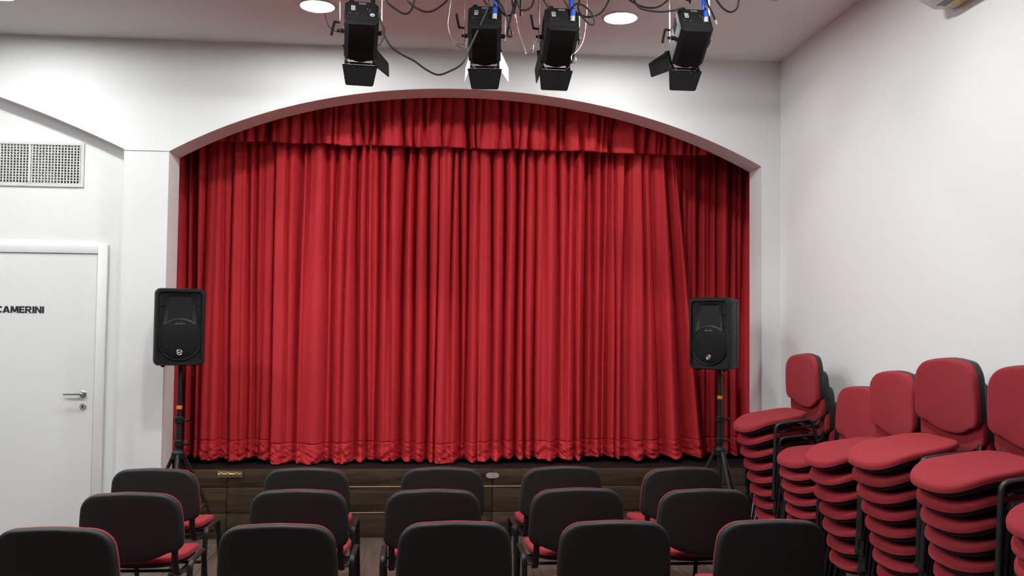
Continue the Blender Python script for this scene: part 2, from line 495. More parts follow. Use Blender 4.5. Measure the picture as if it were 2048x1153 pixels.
d.box(((GX0 + GX1) / 2, 0.25, GZ0 - 0.012), (GX1 - GX0, 0.14, 0.012)); d.box((GX1 + 0.012, 0.25, 2.730), (0.012, 0.14, 0.3)); d.box((GX0 - 0.012, 0.25, 2.730), (0.012, 0.14, 0.3))
gl(d.build('duct', DUCT))
for cx in (-2.725, -3.147, -3.46):
    gl(MB().lathe([(0.125, 0), (0.125, -0.05), (0.118, -0.05), (0.118, -0.004)], (cx, 0.313, 2.714), 'Y', 28).build('fan_opening', VOID))

# ------------------------------------------------------------------ ceiling downlights
dl = empty('ceiling_downlight', (0, 0, H))
MB().lathe([(0.122, 0), (0.122, -0.004), (0.112, -0.008), (0.106, -0.008), (0.106, 0)], seg=36).build('trim_ring', WHITEPL, dl)
MB().lathe([(0.106, -0.002), (0.106, -0.005)], seg=36).build('diffuser', GLOW[0], dl)
rown = ['above the stage front', 'in the second row from the stage', 'in the third row from the stage', 'in the last row from the stage']
coln = {-4.73: 'beyond the door', -2.77: 'nearest the white door', -0.81: 'in the middle', 1.152: 'nearest the stacked chairs'}
first = True
for r, yy in enumerate((-0.815, -2.775, -4.735)):
    for xx, cn in coln.items():
        o = dl if first else copy_tree(dl)
        first = False
        o.location = (xx, yy, H)
        if r > 0:
            for c_ in o.children:
                if c_.name.startswith('diffuser'):
                    c_.data = c_.data.copy(); c_.data.materials[0] = GLOW[r]
        lb = 'round ceiling downlight %s, %s' % (rown[r], cn)
        if r == 0 and xx == -0.81: lb = 'lit round ceiling downlight beside the first stage light, nearer the door'
        if r == 0 and xx == 1.152: lb = 'lit round ceiling downlight between the third and fourth stage lights'
        tag(o, lb, 'ceiling light', 'round ceiling downlights')

# ------------------------------------------------------------------ curtains
def vnoise(x, y, seed):
    rng = np.random.RandomState(seed)
    G = rng.rand(64, 64)
    xi, yi = np.floor(x).astype(int), np.floor(y).astype(int)
    fx, fy = x - xi, y - yi
    fx = fx * fx * (3 - 2 * fx); fy = fy * fy * (3 - 2 * fy)
    g = lambda a, b: G[a % 64, b % 64]
    return (g(xi, yi) * (1 - fx) * (1 - fy) + g(xi + 1, yi) * fx * (1 - fy) + g(xi, yi + 1) * (1 - fx) * fy + g(xi + 1, yi + 1) * fx * fy) * 2 - 1

def curtain(name, x0, x1, zt, zb, y0, cre, amp, seed, dx=0.0045, nz=100, lean=None, hem=0.15, flare=0.0, base=0.012, wid=1.0, **k):
    rng = np.random.RandomState(seed)
    nx = int((x1 - x0) / dx) + 1
    X0 = np.linspace(x0, x1, nx)[None, :]
    hb_ = 0.2 / (zt - zb) if hem else 0.5
    t = np.concatenate([np.linspace(0, 1 - hb_, nz // 2), np.linspace(1 - hb_, 1, nz // 2 + 1)[1:]])[:, None]
    X = np.repeat(X0, nz, 0); T = np.repeat(t, nx, 1)
    Y = np.zeros_like(X)
    cs = sorted(cre)
    for c in cs:
        a0, a1 = rng.uniform(0.45, 1.0, 2) * amp
        if rng.rand() < 0.3: a1 *= 0.3
        if rng.rand() < 0.2: a0 *= 0.4
        wl, wr = rng.uniform(0.006, 0.026) * wid, rng.uniform(0.006, 0.026) * wid
        if rng.rand() < 0.30:
            a0, a1 = 1.25 * amp, rng.uniform(0.8, 1.3) * amp; wl = max(wl, 0.018 * wid); wr = max(wr, 0.018 * wid)
        dr = rng.normal(0, 0.014)
        xc = c + dr * T + 0.006 * np.sin(T * 5 + rng.uniform(0, 6))
        s = a0 + (a1 - a0) * T
        d = X - xc
        ww = np.where(d < 0, wl, wr) * (1 + 0.5 * T)
        Y += s * np.exp(-(np.abs(d) / ww) ** 1.25)
    for _ in range(int(len(cs) * 1.3)):                     # soft minor folds
        c = rng.uniform(x0, x1); a0, a1 = rng.uniform(0.0, 0.34, 2) * amp; ww = rng.uniform(0.012, 0.035)
        xc = c + rng.normal(0, 0.02) * T
        Y += (a0 + (a1 - a0) * T) * np.exp(-((X - xc) / ww) ** 2)
    Y += 2.2 * base * vnoise(X * 5 + seed, T * 1.2, seed) + 0.9 * base * vnoise(X * 14 + seed, T * 1.6, seed + 1)
    Y *= (1 + flare * (T - 0.5))
    zz = (1 - T) * (zt - zb)
    Y += 0.10 * (np.exp(-((X - x0) / 0.014) ** 2) + np.exp(-((x1 - X) / 0.014) ** 2))
    if hem:
        wk = np.clip((0.17 - zz) / 0.17, 0, 1) ** 0.8
        Y += wk * (0.010 * vnoise(X * 40 + zz * 25, zz * 38, seed + 2) + 0.014 * vnoise(X * 20 - zz * 24, zz * 16, seed + 3) + 0.006 * vnoise(X * 60 + zz * 60, zz * 30, seed + 6))
        Y += 0.008 * np.exp(-((zz - hem - 0.006 * vnoise(X * 6, X * 0, seed)) / 0.005) ** 2)
        Y -= 0.012 * np.clip((0.14 - zz) / 0.14, 0, 1)
    Z = zb + zz
    lo = np.clip(1 - zz / 0.25, 0, 1)
    Z += lo * (0.013 * vnoise(X * 5.5, X * 0 + 0.5, seed + 5) + 0.25 * np.clip(Y, 0, 0.08))
    if lean is not None: X = X + lean(X, T)
    v = np.stack([X, y0 + Y, Z], -1).reshape(-1, 3)
    idx = np.arange(nx * nz).reshape(nz, nx)
    q = np.stack([idx[:-1, :-1], idx[1:, :-1], idx[1:, 1:], idx[:-1, 1:]], -1).reshape(-1, 4)
    me = bpy.data.meshes.new(name)
    me.from_pydata(v.tolist(), [], q.tolist())
    me.polygons.foreach_set('use_smooth', [True] * len(me.polygons))
    me.materials.append(VELVET)
    o = link(name, me, None, **k)
    so = o.modifiers.new('thickness', 'SOLIDIFY'); so.thickness = 0.003; so.offset = 0
    return o

CL = [-2.09, -2.011, -1.948, -1.862, -1.712, -1.652, -1.524, -1.46, -1.399, -1.30]
C1 = [-1.206, -1.107, -1.049, -0.912, -0.835, -0.731, -0.662, -0.604, -0.546, -0.504, -0.407, -0.283, -0.197, -0.099, -0.029, 0.088, 0.143, 0.222, 0.297]
C2 = [0.403, 0.494, 0.598, 0.665, 0.741, 0.836, 0.924, 1.013, 1.081, 1.169, 1.23, 1.298, 1.355, 1.407, 1.476, 1.521, 1.614, 1.679, 1.777, 1.834]
CR = [1.80, 1.86, 1.937, 2.002, 2.052, 2.158, 2.274, 2.34, 2.439, 2.50, 2.57]
VA = [-1.847, -1.75, -1.66, -1.592, -1.517, -1.442, -1.37, -1.31, -1.188, -1.078, -1.006, -0.937, -0.868, -0.796, -0.719, -0.642, -0.569, -0.5, -0.407, -0.314, -0.228, -0.151, -0.092, -0.014, 0.083, 0.185, 0.252, 0.311, 0.449, 0.536, 0.615, 0.686, 0.766, 0.822, 0.905, 0.977, 1.065, 1.162, 1.23, 1.298, 1.375, 1.537, 1.634, 1.699, 1.752, 1.817, 1.874, 1.927, 1.997, 2.058, 2.153]
TOPC = 3.45
ZH = 0.512
curtain('curtain', -2.14, -1.285, TOPC, ZH + 0.012, 0.545, CL, 0.13, 11, label='narrow red velvet curtain panel at the door end of the stage', cat='curtain', group='red velvet stage curtains')
curtain('curtain', -1.315, 0.325, TOPC, ZH, 0.505, C1, 0.145, 12, label='wide red velvet curtain panel, door-side half of the stage', cat='curtain', group='red velvet stage curtains')
lean = lambda X, T: 0.30 * np.clip((X - 1.45) / 0.40, 0, 1) ** 1.5 * T ** 0.9
curtain('curtain', 0.290, 1.85, TOPC, ZH + 0.01, 0.505, C2, 0.145, 13, lean=lean, label='wide red velvet curtain panel swept aside behind the speaker by the stacked chairs', cat='curtain', group='red velvet stage curtains')
curtain('curtain', 1.72, 2.64, TOPC, ZH + 0.012, 0.74, CR, 0.13, 14, label='narrow red velvet curtain panel set back behind the swept one', cat='curtain', group='red velvet stage curtains')
curtain('curtain_valance', -2.02, 2.46, 3.44, 2.978, 0.395, VA, 0.095, 15, nz=30, hem=0.0, flare=0.6, wid=0.7, label='short gathered red velvet valance under the arch', cat='valance')

# ------------------------------------------------------------------ chairs
def cushion(outline, fn, thick, er, crown=0.0, rings=(0.25, 0.5, 0.72, 0.88), er_seg=4, bot=0.0):
    """padded slab: fn(a, b, h) maps outline plane + height to xyz"""
    n = len(outline)
    ca = sum(q[0] for q in outline) / n; cb = sum(q[1] for q in outline) / n
    R = sum(math.hypot(a - ca, b - cb) for a, b in outline) / n
    rows = []
    def ring(inset, s, h): rows.append([fn(ca + (a - ca) * s * (1 - inset / R), cb + (b - cb) * s * (1 - inset / R), h) for a, b in outline])
    for s in rings: ring(er, s, crown * (1 - s * s))
    for k in range(er_seg + 1):
        an = PI / 2 * k / er_seg
        ring(er * (1 - math.sin(an)), 1, -er * (1 - math.cos(an)))
    b = max(bot, 1e-4)
    for k in range(3 if bot else 1):
        an = PI / 2 * k / 2 if bot else 0
        ring(b * (1 - math.cos(an)), 1, -thick + b - b * math.sin(an) if bot else -thick)
    vs = [fn(ca, cb, crown)]; fs = []
    for r in rows: vs += r
    for i in range(n): fs.append((0, 1 + i, 1 + (i + 1) % n))
    for k in range(len(rows) - 1):
        for i in range(n):
            a, c = 1 + k * n + i, 1 + k * n + (i + 1) % n
            fs.append((a, a + n, c + n, c))
    vs.append(fn(ca, cb, -thick)); l = len(vs) - 1
    o = 1 + (len(rows) - 1) * n
    for i in range(n): fs.append((l, o + (i + 1) % n, o + i))
    mb = MB(); mb.add(vs, fs)
    return mb

# seat outline: tongue-shaped front, squarer rear
def seat_outline():
    out = []
    for k in range(44):
        a = 2 * PI * k / 44
        c, s = math.cos(a), math.sin(a)
        e = 2 / 2.7 if s > 0 else 2 / 3.6
        x = math.copysign(abs(c) ** e, c); y = math.copysign(abs(s) ** e, s)
        wd = 0.216 + 0.012 * y
        out.append((x * wd, 0.025 + y * 0.212))
    return out
def seat_z(x, y):
    z = 0.452
    if y > 0.06: z -= 0.85 * (y - 0.06) ** 2 * (1.0)
    if y < -0.02: z += 0.35 * (y + 0.02) ** 2
    return z + 0.30 * x * x * (1 if y < 0.12 else max(0.0, 1 - (y - 0.12) / 0.12))
def half_back():
    """right half of the backrest outline in x,z, bottom centre to top centre"""
    out = []
    for k in range(7):                                      # rounded lower edge up to the bracket notch
        t = k / 6
        out.append((0.172 * t, 0.465 + 0.042 * t ** 2.2))
    out += [(0.190, 0.510), (0.212, 0.514), (0.230, 0.530), (0.2385, 0.550), (0.2385, 0.60), (0.236, 0.65), (0.232, 0.69)]
    for k in range(1, 7):
        a = PI / 2 * k / 6
        out.append((0.132 + 0.0985 * math.cos(a), 0.70 + 0.092 * math.sin(a)))
    out += [(0.09, 0.7955), (0.045, 0.7985)]
    return out
hb = half_back()
BACK = hb + [(0.0, 0.80)] + [(-x, z) for x, z in hb[::-1]][:-1]
def back_y(x, z): return -0.222 - (z - 0.46) * 0.13 + 0.55 * x * x
seat_m = cushion(seat_outline(), lambda a, b, h: (a, b, seat_z(a, b) + h), 0.028, 0.017, 0.005).mesh('seat', FABRIC, 60)
pan_m = cushion([(a * 0.93, 0.025 + (b - 0.025) * 0.92) for a, b in seat_outline()], lambda a, b, h: (a, b, seat_z(a, b) - 0.0282 + h), 0.022, 0.008, 0.0).mesh('seat_pan', BLACKPL, 50)
cush_m = cushion(BACK, lambda a, b, h: (a, back_y(a, b) + h, b), 0.030, 0.016, 0.008).mesh('backrest_cushion', FABRIC, 50)
shell_m = cushion([(a * 1.008, 0.63 + (b - 0.63) * 1.006) for a, b in BACK], lambda a, b, h: (a, back_y(a, b) - 0.0305 - (h + 0.034), b), 0.034, 0.016, 0.002).mesh('backrest_shell', BLACKPL, 50)
def frame_mb(s):
    path = fillet([(0, 0.172, 0.004), (0, 0.075, 0.442), (0, -0.150, 0.432), (0, -0.188, 0.004)], 0.042, 6)
    return MB().tube([(s * 0.247, p.y, p.z) for i, p in enumerate(path)], 0.0100, 0.0145, (1, 0, 0), 12)
frame_m = {s: frame_mb(s).mesh('side_frame', FRAME) for s in (1, -1)}
foot_m = {s: MB().tube([(s * 0.247, 0, 0.0), (s * 0.247, 0, 0.022)], 0.0125, 0.0165, (1, 0, 0), 10).mesh('foot_cap', BLACKPL) for s in (1, -1)}
bar_m = MB().tube([(-0.245, 0, 0), (0.245, 0, 0)], 0.008, 0.013, (0, 1, 0), 8).mesh('crossbar', FRAME)
brk_path = fillet([(0, 0.02, 0.386), (0, -0.205, 0.384), (0, -0.238, 0.46), (0, -0.252, 0.60)], [0.045, 0.08], 6)
brk_m = {s: MB().tube([(s * 0.200, p.y, p.z) for p in brk_path], 0.007, 0.016, (1, 0, 0), 10).mesh('back_bracket', FRAME) for s in (1, -1)}

def chair_proto():
    r = empty('chair')
    link('seat', seat_m, r); link('seat_pan', pan_m, r)
    b = link('backrest', shell_m, r)
    link('backrest_cushion', cush_m, b)
    for s in (1, -1):
        f_ = link('side_frame', frame_m[s], r)
        link('foot_cap', foot_m[s], f_, (0, 0.171, 0)); link('foot_cap', foot_m[s], f_, (0, -0.187, 0))
        link('back_bracket', brk_m[s], r)
    link('crossbar', bar_m, r, (0, 0.035, 0.385)); link('crossbar', bar_m, r, (0, -0.12, 0.385))
    return r
proto = chair_proto()
used = False
def chair(loc, rz, tilt, label, group):
    global used
    o = proto if not used else copy_tree(proto)
    used = True
    # tilt leans the chair forward about its own sideways axis
    o.rotation_euler = (Matrix.Rotation(rz, 3, 'Z') @ Matrix.Rotation(-tilt, 3, 'X')).to_euler()
    o.location = loc
    return tag(o, label, 'chair', group)

nth = ['first', 'second', 'third', 'fourth', 'fifth']
rowdata = [
    ('row nearest the stage', [(-1.556, -1.415, -3), (-0.733, -1.41, -1), (0.023, -1.405, -1.5), (0.709, -1.385, 4), (1.402, -1.43, 5)]),
    ('middle row', [(-1.449, -2.10, -1), (-0.675, -2.045, -1), (-0.024, -2.06, 1), (0.694, -2.045, 2.5), (1.334, -2.085, 0.5)]),
    ('row farthest from the stage', [(-1.50, -2.80, -2), (-0.644, -2.775, 0), (0.072, -2.755, 0.5), (0.74, -2.765, 0), (1.41, -2.77, 1)]),
]
for rn, cs_ in rowdata:
    for i, (x, yb, a) in enumerate(cs_):
        ra = math.radians(a)
        chair((x - 0.27 * math.sin(ra), yb + 0.275, 0.0), ra, 0.0,
              'red chair with its black back showing, %s, %s from the door' % (rn, nth[i]), 'chairs in rows facing the stage')

ords = ['topmost', 'second from the top', 'third from the top', 'fourth from the top', 'fifth from the top', 'sixth from the top', 'seventh from the top', 'eighth from the top', 'ninth from the top']
stks = ['in the stack nearest the stage', 'in the second stack from the stage', 'in the third stack from the stage', 'in the fourth stack from the stage', 'in the fifth stack from the stage', 'in the last stack from the stage']
# (y, chairs, height of the top seat's front edge, turn, lean of the top chair, forward step)
stackdata = [(-0.97, 8, 0.993, 0, 10.5, 0.0105), (-1.52, 7, 0.865, 1, 5.5, 0.005), (-2.05, 7, 0.95, -2, 9.5, 0.0105),
             (-2.578, 9, 1.03, 1, 10.5, 0.0095), (-3.105, 9, 1.03, 0, 9.5, 0.0085), (-3.635, 8, 0.96, 1, 8.0, 0.004)]
for si, (y, n, ztip, a, lean_, step) in enumerate(stackdata):
    for k in range(n):
        u = k / (n - 1)
        th = math.radians(lean_) * u ** 1.6
        z = 0.445 + (ztip - 0.445) * u - (0.445 * math.cos(th) - 0.235 * math.sin(th))
        lab = 'red chair %s %s' % (ords[n - 1 - k], stks[si])
        chair((2.262 - step * k + random.uniform(-.003, .003), y + random.uniform(-.003, .003), z), PI / 2 + math.radians(a + random.uniform(-.5, .5)), th, lab, 'red chairs stacked by the side wall')

# ------------------------------------------------------------------ loudspeakers on tripod stands
def speaker(loc, rz, label):
    r = empty('loudspeaker', loc, rz, label=label, cat='speaker')
    W_, H_, D_ = 0.318, 0.513, 0.27
    # cabinet: rounded front tapering to the rear (front faces -Y)
    o = rrect(1, 1, 0.12, 5)
    secs = [(-0.012, 0.955, 0.975), (0.0, 0.985, 0.992), (0.012, 1.0, 1.0), (0.095, 1.0, 1.0), (0.098, 0.99, 0.995), (0.103, 0.99, 0.995), (0.106, 0.998, 1.0), (0.20, 0.86, 0.99), (D_, 0.62, 0.96)]
    vs, fs = [], []
    n = 24
    for yy, sx, sz in secs:
        pts_ = rrect(W_ * sx, H_ * sz, 0.035, 5)
        vs += [(a, yy, H_ / 2 + b) for a, b in pts_]
    for i in range(len(secs) - 1):
        for k in range(n):
            fs.append((i * n + k, i * n + (k + 1) % n, (i + 1) * n + (k + 1) % n, (i + 1) * n + k))
    fs.append(tuple(range((len(secs) - 1) * n, len(secs) * n)))
    # recessed baffle
    base = len(vs)
    inner = rrect(W_ * 0.86, H_ * 0.91, 0.028, 5)
    vs += [(a, -0.012, H_ / 2 + b) for a, b in inner] + [(a, 0.006, H_ / 2 + b) for a, b in inner]
    for k in range(n):
        j = (k + 1) % n
        fs += [(k, j, base + j, base + k), (base + k, base + j, base + n + j, base + n + k)]
    fs.append(tuple(range(base + n, base + 2 * n)))
    cab = MB(); cab.add(vs, fs)
    cab.build('cabinet', SPKBK, r, 40)
    cz = H_ - 0.343
    # woofer grille
    MB().lathe([(0.131, 0.006), (0.131, -0.003), (0.124, -0.006), (0.10, -0.010), (0.05, -0.014), (0.005, -0.015)], (0, 0, cz), 'Y', 40).build('woofer_grille', MESHBK, r)
    ring = [(0.134 * math.cos(2 * PI * k / 40), -0.002, cz + 0.134 * math.sin(2 * PI * k / 40)) for k in range(40)]
    MB().tube(ring, 0.004, closed=True, seg=6).build('grille_ring', SPKBK, r)
    # horn: flared mouth sinking to a throat, its lower lip curving over the woofer
    vs, fs = [], []
    zt_, zl_ = H_ - 0.032, cz + 0.128
    def mouth(s, yy, zc):
        out = []
        for k in range(9):
            u = -1 + k / 4
            out.append((u * 0.088 * s, yy, zc + (zt_ - 0.372) * s))
        for k in range(9):
            u = 1 - k / 4
            low = (zl_ - 0.372) - 0.028 * u * u
            out.append((u * 0.105 * s if s > 0.5 else u * 0.088 * s, yy, zc + low * s))
        return out
    ss = [(1.0, -0.003), (0.82, 0.0025), (0.55, 0.022), (0.32, 0.05), (0.18, 0.085)]
    for s, yy in ss: vs += mouth(s, yy, 0.372)
    m_ = 18
    for i in range(len(ss) - 1):
        for k in range(m_):
            fs.append((i * m_ + k, i * m_ + (k + 1) % m_, (i + 1) * m_ + (k + 1) % m_, (i + 1) * m_ + k))
    fs.append(tuple(range((len(ss) - 1) * m_, len(ss) * m_)))
    hm = MB(); hm.add(vs, fs); hm.build('horn', SPKBK, r, 60)
    for sx in (-1, 1):
        for z0, z1 in ((H_ - 0.118, H_ - 0.042), (H_ - 0.205, H_ - 0.130)):
            MB().prism(rrect(0.026, z1 - z0, 0.006, 3, sx * 0.115, (z0 + z1) / 2), 0.0055, 0.002, lambda a, b, h: (a, h, b)).build('bass_port', VOID, r)
            MB().tube([(p[0], 0.003, p[1]) for p in rrect(0.030, z1 - z0 + 0.004, 0.007, 3, sx * 0.115, (z0 + z1) / 2)], 0.0022, closed=True, seg=5).build('port_rim', SPKBK, r)
        MB().box((sx * 0.098, 0.05, -0.004), (0.024, 0.05, 0.014), 0.003).build('rubber_foot', SPKBK, r)
    t1 = link('lettering', text_mesh('ART 310-A', 0.060, 0.0085, DIMPRINT, 0.001, 0.01), r, (0, -0.0125, cz + 0.108))
    em = MB()
    em.tube([(0.0165 * math.cos(2 * PI * k / 24), -0.016, 0.088 + 0.0165 * math.sin(2 * PI * k / 24)) for k in range(24)], 0.0028, closed=True, seg=6)
    em.lathe([(0.0165, -0.010), (0.0165, -0.016), (0.004, -0.0165)], (0, 0, 0.088), 'Y', 20)
    e_ = em.build('emblem', mat('emblem_black', (0.02, 0.02, 0.022), 0.3), r)
    MB().tube([(0.0165 * math.cos(2 * PI * k / 24), -0.0165, 0.088 + 0.0165 * math.sin(2 * PI * k / 24)) for k in range(24)], 0.003, closed=True, seg=6).build('emblem_ring', CHROME, e_)
    link('lettering', text_mesh('RCF', 0.021, 0.010, STICKER, 0.001, 0.03), e_, (0, -0.018, 0.088))
    return r

def stand(loc, top, az, label, tape_z):
    r = empty('speaker_stand', loc, 0, label=label, cat='tripod stand')
    MB().tube([(0, 0, 0.62), (0, 0, top)], 0.0165, seg=12).build('pole', FRAME, r)
    MB().tube([(0, 0, 0.22), (0, 0, 0.955)], 0.022, seg=12).build('sleeve', FRAME, r)
    MB().lathe([(0.0172, -0.012), (0.0185, -0.011), (0.0185, 0.011), (0.0172, 0.012)], (0, 0, tape_z), seg=16).build('tape_band', ORANGE, r, label='band of orange tape')
    for z in (0.945, 0.79):
        c_ = MB().lathe([(0.024, -0.024), (0.030, -0.018), (0.030, 0.018), (0.024, 0.024)], (0, 0, z), seg=14).build('collar', SPKBK, r)
        MB().tube([(0.026, -0.004, z), (0.052, -0.008, z)], 0.006).lathe([(0.006, 0.046), (0.014, 0.05), (0.014, 0.066), (0.008, 0.07)], (0, -0.008, z), 'X', 10).build('knob', SPKBK, c_)
    MB().lathe([(0.026, -0.03), (0.042, -0.024), (0.045, 0.012), (0.028, 0.03)], (0, 0, 0.715), seg=14).build('hub', SPKBK, r)
    MB().lathe([(0.026, -0.02), (0.034, -0.015), (0.034, 0.015), (0.026, 0.02)], (0, 0, 0.26), seg=14).build('lower_hub', SPKBK, r)
    for a in az:
        ca, sa = math.sin(a), -math.cos(a)
        l_ = MB().tube([(0.035 * ca, 0.035 * sa, 0.715), (0.36 * ca, 0.36 * sa, 0.018)], 0.0125, 0.0125, seg=10).build('leg', FRAME, r)
        MB().lathe([(0.014, 0), (0.02, 0.004), (0.02, 0.022), (0.012, 0.034)], (0.362 * ca, 0.362 * sa, 0), seg=10).build('rubber_foot', SPKBK, l_)
        MB().tube([(0.03 * ca, 0.03 * sa, 0.26), (0.195 * ca, 0.195 * sa, 0.37)], 0.008, 0.005, seg=6).build('brace', FRAME, r)
    return r
R = math.radians
speaker((-1.722, -0.44, 1.312), R(19), 'black loudspeaker on a tripod stand in front of the jamb by the door').scale = (1, 1, 1)
stand((-1.735, -0.36, 0), 1.318, (R(12), R(128), R(-110)), 'black tripod stand under the speaker by the door, with orange tape', 1.03)
speaker((1.912, -0.30, 1.300), R(-42), 'black loudspeaker on a tripod stand beside the stacked chairs, turned aside')
stand((2.005, -0.25, 0), 1.306, (R(8), R(128), R(-112)), 'black tripod stand under the speaker beside the stacked chairs', 1.10)
sw = MB().tube(spline([(2.01, -0.13, 1.31), (2.06, -0.16, 1.24), (2.052, -0.2, 1.12), (2.04, -0.24, 0.95), (2.035, -0.22, 0.75), (2.0, -0.2, 0.45), (1.98, -0.17, 0.02)]), 0.004, seg=6).build('speaker_cable', CABLE)
tag(sw, 'thin black speaker cable hanging down the tripod beside the stacked chairs', 'cable')

# ------------------------------------------------------------------ lighting bar, stage lights, cables
PY, PZ = -1.66, 3.486
bar = empty('lighting_bar', (0.3, PY, PZ), label='black lighting bar hung below the ceiling, carrying four stage lights', cat='lighting bar')
MB().tube([(-2.6, 0, 0), (1.58, 0, 0)], 0.0245, seg=16).build('pipe', FRAME, bar)
for xx in (-2.3, -0.6, 1.3):
    MB().tube([(xx, 0, 0.02), (xx, 0, H - PZ)], 0.008, seg=8).build('hanger_rod', FRAME, bar)

BW, BH, BL = 0.180, 0.190, 0.255
def flap_mesh(w0, w1, ln):
    r_ = 0.006
    poly = [(-w0 / 2, 0.004), (-w0 / 2 + 0.004, 0), (w0 / 2 - 0.004, 0), (w0 / 2, 0.004), (w1 / 2 + 0.002, ln - r_), (w1 / 2 - r_, ln), (-w1 / 2 + r_, ln), (-w1 / 2 - 0.002, ln - r_)]
    return MB().prism(poly, -0.001, 0.001)
def stage_light(x, z, tilt, pan, flaps, label, plug, yoke_mat, flap_mats):
    pv = Vector((x, PY, z))
    r = empty('stage_light', pv, R(pan), label=label, cat='stage light', group='stage lights on the lighting bar')
    T = Matrix.Rotation(R(-tilt), 4, 'X')
    def bld(mb, name, m, parent=None, **k):
        return mb.build(name, m, r if parent is None else parent, **k)
    def nb():
        m = MB(); m.T = T; return m
    # housing, optical axis along local +Y before the tilt
    hs = nb()
    ch = 0.022
    def sec(wd, ht): return [(-wd/2 + ch, -ht/2), (wd/2 - ch, -ht/2), (wd/2, -ht/2 + ch), (wd/2, ht/2 - ch), (wd/2 - ch, ht/2), (-wd/2 + ch, ht/2), (-wd/2, ht/2 - ch), (-wd/2, -ht/2 + ch)]
    secs = [(-BL/2, BW - 0.010, BH - 0.010), (-BL/2 + 0.005, BW, BH), (BL/2 - 0.018, BW * 0.985, BH * 0.985), (BL/2, BW * 0.86, BH * 0.86)]
    vs, fs = [], []
    for yy, a, b in secs: vs += [(p, yy, q) for p, q in sec(a, b)]
    for i in range(3):
        for k in range(8): fs.append((i * 8 + k, i * 8 + (k + 1) % 8, (i + 1) * 8 + (k + 1) % 8, (i + 1) * 8 + k))
    fs += [tuple(range(8)), tuple(range(24, 32))]
    hs.add(vs, fs)
    body = bld(hs, 'housing', LAMPBK)
    for sx in (-1, 1):                                       # cooling slots on the flanks
        v_ = nb()
        for k in range(4): v_.box((sx * (BW/2 + 0.0005), -0.075 + 0.018 * k, 0.045), (0.003, 0.007, 0.07), 0.001)
        bld(v_, 'vent', VOID, body)
    yb = -BL / 2
    bld(nb().box((0, yb - 0.001, 0.012), (BW - 0.030, 0.004, BH - 0.055), 0.001), 'rear_panel', mat('rear_panel_black', (0.010, 0.010, 0.010), 0.5), body)
    bld(nb().box((-BW/2 + 0.038, yb + 0.02, BH/2 + 0.006), (0.026, 0.04, 0.016), 0.004), 'catch', LAMPBK, body)
    dsp = nb()
    for k in range(5): dsp.box((-0.012 + 0.0075 * k, yb - 0.0035, 0.070), (0.0052, 0.002, 0.012))
    bld(dsp, 'display', DIMPRINT, body)
    lb = nb().box((-0.045, yb - 0.0035, 0.030), (0.020, 0.001, 0.038))
    s_ = bld(lb, 'barcode_label', STICKER, body)
    bc = nb()
    for k in range(7): bc.box((-0.045 + random.uniform(-.001, .001), yb - 0.0043, 0.016 + 0.0047 * k), (0.014, 0.0008, random.choice((0.0012, 0.002, 0.0028))))
    bld(bc, 'print', INK, body)
    for (a, b) in ((-0.062, -0.014), (-0.028, -0.017), (0.030, 0.028), (0.043, 0.020), (0.040, 0.004)):
        bld(nb().lathe([(0.0028, yb - 0.002), (0.0024, yb - 0.005)], (a, 0, b), 'Y', 8), 'screw', STEEL if b < 0 else DIMPRINT, body)
    if plug == 'sticker':
        c_ = bld(nb().lathe([(0.0125, yb - 0.002), (0.0125, yb - 0.0045)], (0.055, 0, -0.020), 'Y', 20), 'power_socket', STICKER, body)
        bld(nb().tube([(0.055 + 0.0055 * math.cos(a_), yb - 0.005, -0.020 + 0.0055 * math.sin(a_)) for a_ in np.linspace(PI, 2.2 * PI, 9)], 0.0014, seg=5), 'socket_mark', INK, body)
        g_ = bld(nb().lathe([(0.013, yb - 0.015), (0.013, yb - 0.045)], (0.060, 0.05, 0.120), 'Y', 14), 'data_plug', LAMPBK)
        bld(nb().tube([(0.058, yb + 0.01, 0.092), (0.058, yb - 0.012, 0.112)], 0.013, seg=12), 'plug_body', LAMPBK, g_)
        bld(nb().lathe([(0.014, 0.0), (0.017, 0.003), (0.017, 0.016), (0.011, 0.022)], (0.058, yb - 0.012, 0.110), 'Z', 14), 'plug_ring', GREEN, g_)
    else:
        for (a, b, ln, tp) in ((0.054, -0.026, 0.055, 'in'), (0.056, 0.078, 0.052, 'out')):
            p_ = bld(nb().tube([(a, yb - 0.004, b), (a + 0.001, yb - 0.020, b + ln * 0.42)], 0.0125, seg=14), 'power_plug', GREYPL if tp == 'in' else BLUE)
            bld(nb().tube([(a + 0.001, yb - 0.018, b + ln * 0.38), (a + 0.0015, yb - 0.033, b + ln)], 0.0135, 0.0135, seg=14), 'plug_collar', BLUE, p_)
            bld(nb().tube([(a + 0.0015, yb - 0.033, b + ln), (a + 0.001, yb - 0.04, b + ln + 0.022)], 0.007, seg=8), 'strain_relief', CABLE, p_)
    # front: neck, barn door frame and flaps
    nk = nb().lathe([(0.066, BL/2 - 0.004), (0.066, BL/2 + 0.024)], axis='Y', seg=24)
    bld(nk, 'lens_neck', LAMPBK, body)
    fr = nb()
    fy = BL/2 + 0.026
    for (c_, d_) in (((0, fy, 0.074), (0.165, 0.006, 0.014)), ((0, fy, -0.074), (0.165, 0.006, 0.014)), ((0.074, fy, 0), (0.014, 0.006, 0.134)), ((-0.074, fy, 0), (0.014, 0.006, 0.134))): fr.box(c_, d_, 0.001)
    bd = bld(fr, 'barn_door', LAMPBK)
    for sx in (-1, 1):
        bld(nb().tube([(sx * 0.082, fy - 0.036, -0.082), (sx * 0.050, fy + 0.004, -0.086)], 0.0022, seg=5), 'corner_stay', STEEL, bd)
